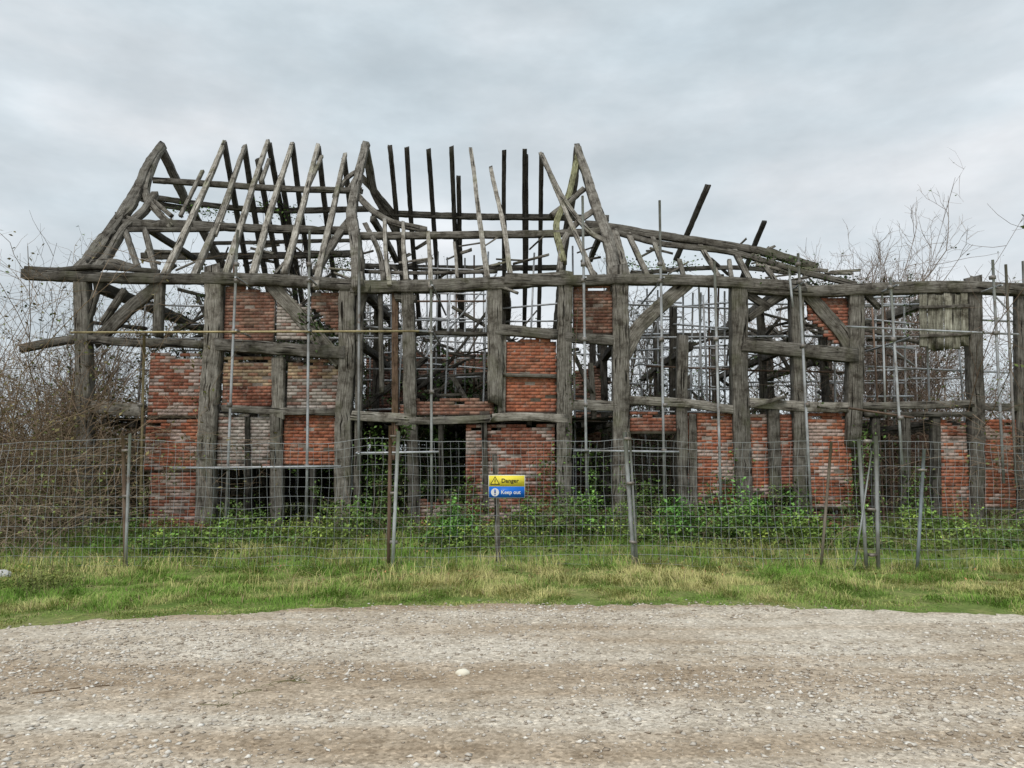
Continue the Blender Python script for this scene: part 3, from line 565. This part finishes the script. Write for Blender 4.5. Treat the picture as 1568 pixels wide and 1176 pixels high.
ivy('ivy',[[RF(1160,400),RF(1200,404),RF(1240,415)],[P(1240,436,17.2),P(1280,428,17.3),P(1320,440,17.2)],[P(1150,436,17.2),P(1230,440,17.4)]],500,np.array([.22,.2,.09]),.035)
ivy('ivy',[[RB(950,400),RB(1000,410),RB(1060,405)],[RB(400,312),RB(450,330)],[RB(480,400),RB(540,410)],[RB(270,318),RB(340,330)]],260,np.array([.2,.2,.12]),.045,(.09,.16,.035))
ivy('ivy',[[P(885,470,16.8),P(880,560,16.8),P(872,700,16.85)],[P(560,560,18),P(566,640,18)],[P(1395,420,17.2),P(1390,520,17.2)]],160,np.array([.06,.06,.1]),.035)
ivy('ivy',[[P(840,815,16.8),P(846,760,16.85),P(838,700,16.9)],[P(905,815,16.7),P(910,740,16.7),P(900,690,16.8)],[P(1305,790,16.7),P(1318,720,16.8),P(1330,650,16.9)],[P(575,815,16.8),P(572,740,16.9),P(566,660,17)],[P(330,815,16.7),P(360,790,16.8),P(420,800,16.8)],[P(1100,790,16.8),P(1118,740,16.85)],[P(1400,800,16.7),P(1405,720,16.9)],[P(660,810,16.7),P(700,775,16.8),P(722,740,16.85)],[P(980,800,16.7),P(1000,740,16.9)],[P(1170,800,16.7),P(1200,760,16.8),P(1240,770,16.8)]],480,np.array([.18,.08,.17]),.04,(.10,.17,.04))
def weeds(name,clumps,n,s,col):
    em=empty(name); C=[];c=[];A=Acc()
    for (x,y,rx,ry,h) in clumps:
        a=rng.normal(0,1,(n,2)); px_=x+a[:,0]*rx; py_=y+a[:,1]*ry; hh=h*np.exp(-.5*(a**2).sum(1)*.6)*(.2+1.5*sst(.25,.8,fbm(px_*3,py_*3))); zz_=gh(px_,py_)+hh*rng.random(n)**.6
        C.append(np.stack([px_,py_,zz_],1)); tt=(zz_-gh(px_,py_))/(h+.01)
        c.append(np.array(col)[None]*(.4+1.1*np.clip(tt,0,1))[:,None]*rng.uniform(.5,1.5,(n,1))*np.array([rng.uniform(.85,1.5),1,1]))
        m=30; S=np.stack([px_[:m],py_[:m],gh(px_[:m],py_[:m])],1); d=rng.normal(0,.25,(m,3)); d[:,2]=1; addcurves(A,grow(S,d,hh[:m]+.15,5,.1,0),.004,.002,(.14,.15,.06))
    A.build('stalks',TWIG,em); V,Fc,cc=leaves(np.concatenate(C),s,np.concatenate(c),.8); mk('leaves',V,Fc,LEAF,cc,parent=em)
cl=[(rng.uniform(-9,12),rng.uniform(13.2,16.6),rng.uniform(.2,.7),rng.uniform(.12,.35),rng.uniform(.15,.5)) for _ in range(95)]
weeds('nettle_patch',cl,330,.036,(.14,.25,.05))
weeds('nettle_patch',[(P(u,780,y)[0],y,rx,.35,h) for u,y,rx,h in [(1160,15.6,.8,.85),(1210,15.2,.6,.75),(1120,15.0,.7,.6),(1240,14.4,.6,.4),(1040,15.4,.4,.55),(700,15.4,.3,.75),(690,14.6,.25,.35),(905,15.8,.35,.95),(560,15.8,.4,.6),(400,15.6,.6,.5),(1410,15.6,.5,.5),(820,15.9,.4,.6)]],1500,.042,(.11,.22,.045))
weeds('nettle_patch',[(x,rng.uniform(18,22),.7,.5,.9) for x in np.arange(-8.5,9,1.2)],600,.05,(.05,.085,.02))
p=G(60,905); weeds('dock_weed',[(p[0],p[1],.22,.18,.3),(p[0]-.4,p[1]+.5,.3,.2,.25)],900,.018,(.15,.21,.05))
weeds('dead_leaf_litter',[(rng.uniform(-9,12),rng.uniform(10.5,16),.8,.5,.05) for _ in range(40)],90,.025,(.26,.18,.08))
bush('dry_bramble',150,(-8.5,12),(13.2,16.2),.8,(.32,.25,.17),curl=.25,grav=-.15,sub=(4,5),r=.005,leaf=4500,leafcol=(.14,.21,.05),ls=.03)
bush('dry_bramble',90,(-3.5,4.5),(15,16.4),1.2,(.28,.2,.14),curl=.2,grav=-.12,sub=(4,6),r=.006,leaf=6000,leafcol=(.12,.19,.05),ls=.035)
n=50000; x=rng.uniform(-170,170,n); hh=2+3.4*fbm(x*.06,x*0+2); y=95+rng.normal(0,3,n); z=hh*rng.random(n)**.7
V,Fc,c=leaves(np.stack([x,y,z],1),.4,np.array([[.13,.12,.09]])*rng.uniform(.5,1.3,(n,1))); mk('distant_hedgerow',V,Fc,LEAF,c)

# ================= sky, sun, camera =================
w=bpy.data.worlds.new('World'); bpy.context.scene.world=w; w.use_nodes=True; nt=w.node_tree; bg=nt.nodes['Background']; bg.inputs[1].default_value=.1
sky=N_(nt,'ShaderNodeTexSky',sky_type='NISHITA'); sky.sun_disc=False; sky.sun_elevation=math.radians(48); sky.sun_rotation=math.radians(205); sky.dust_density=3
g=coord(nt,'Generated')
n1=noise(nt,g,1,6,.55,(1.6,1.6,5.0)); n2=noise(nt,g,1,5,.6,(4.2,4.2,9))
cl_=ramp(nt,n1,[(.34,(5.4,6.25,6.8)),(.46,(6.3,7.1,7.6)),(.56,(7.2,7.85,8.3)),(.68,(8.7,9.0,9.3))])
cl_=mix(nt,cl_,ramp(nt,n2,[(.32,.89),(.5,1.0),(.68,1.14)]),1.0,'MULTIPLY')
s=N_(nt,'ShaderNodeSeparateXYZ'); nt.links.new(g,s.inputs[0]); zr=ramp(nt,s.outputs[2],[(.0,1.0),(.58,1.0),(1.0,(1.8,1.8,1.8))])
cl_=mix(nt,cl_,zr,1.0,'MULTIPLY')
c=mix(nt,sky.outputs[0],cl_,.93); nt.links.new(c,bg.inputs[0])
L=bpy.data.lights.new('sun','SUN'); L.energy=1.5; L.angle=math.radians(18); L.color=(1,.96,.91); o=bpy.data.objects.new('sun',L); bpy.context.collection.objects.link(o)
az=math.radians(205); el=math.radians(48); dv=Vector((math.sin(az)*math.cos(el),math.cos(az)*math.cos(el),math.sin(el))); o.rotation_euler=dv.to_track_quat('Z','Y').to_euler()
cam=bpy.data.cameras.new('camera'); cam.sensor_width=36; cam.lens=F/1568*36; cam.clip_end=3000; o=bpy.data.objects.new('camera',cam); bpy.context.collection.objects.link(o)
o.location=(0,0,CH); o.rotation_euler=(math.radians(90)+PITCH,0,0); bpy.context.scene.camera=o
sc_=bpy.context.scene; sc_.view_settings.view_transform='Standard'; sc_.view_settings.look='None'; sc_.view_settings.exposure=0
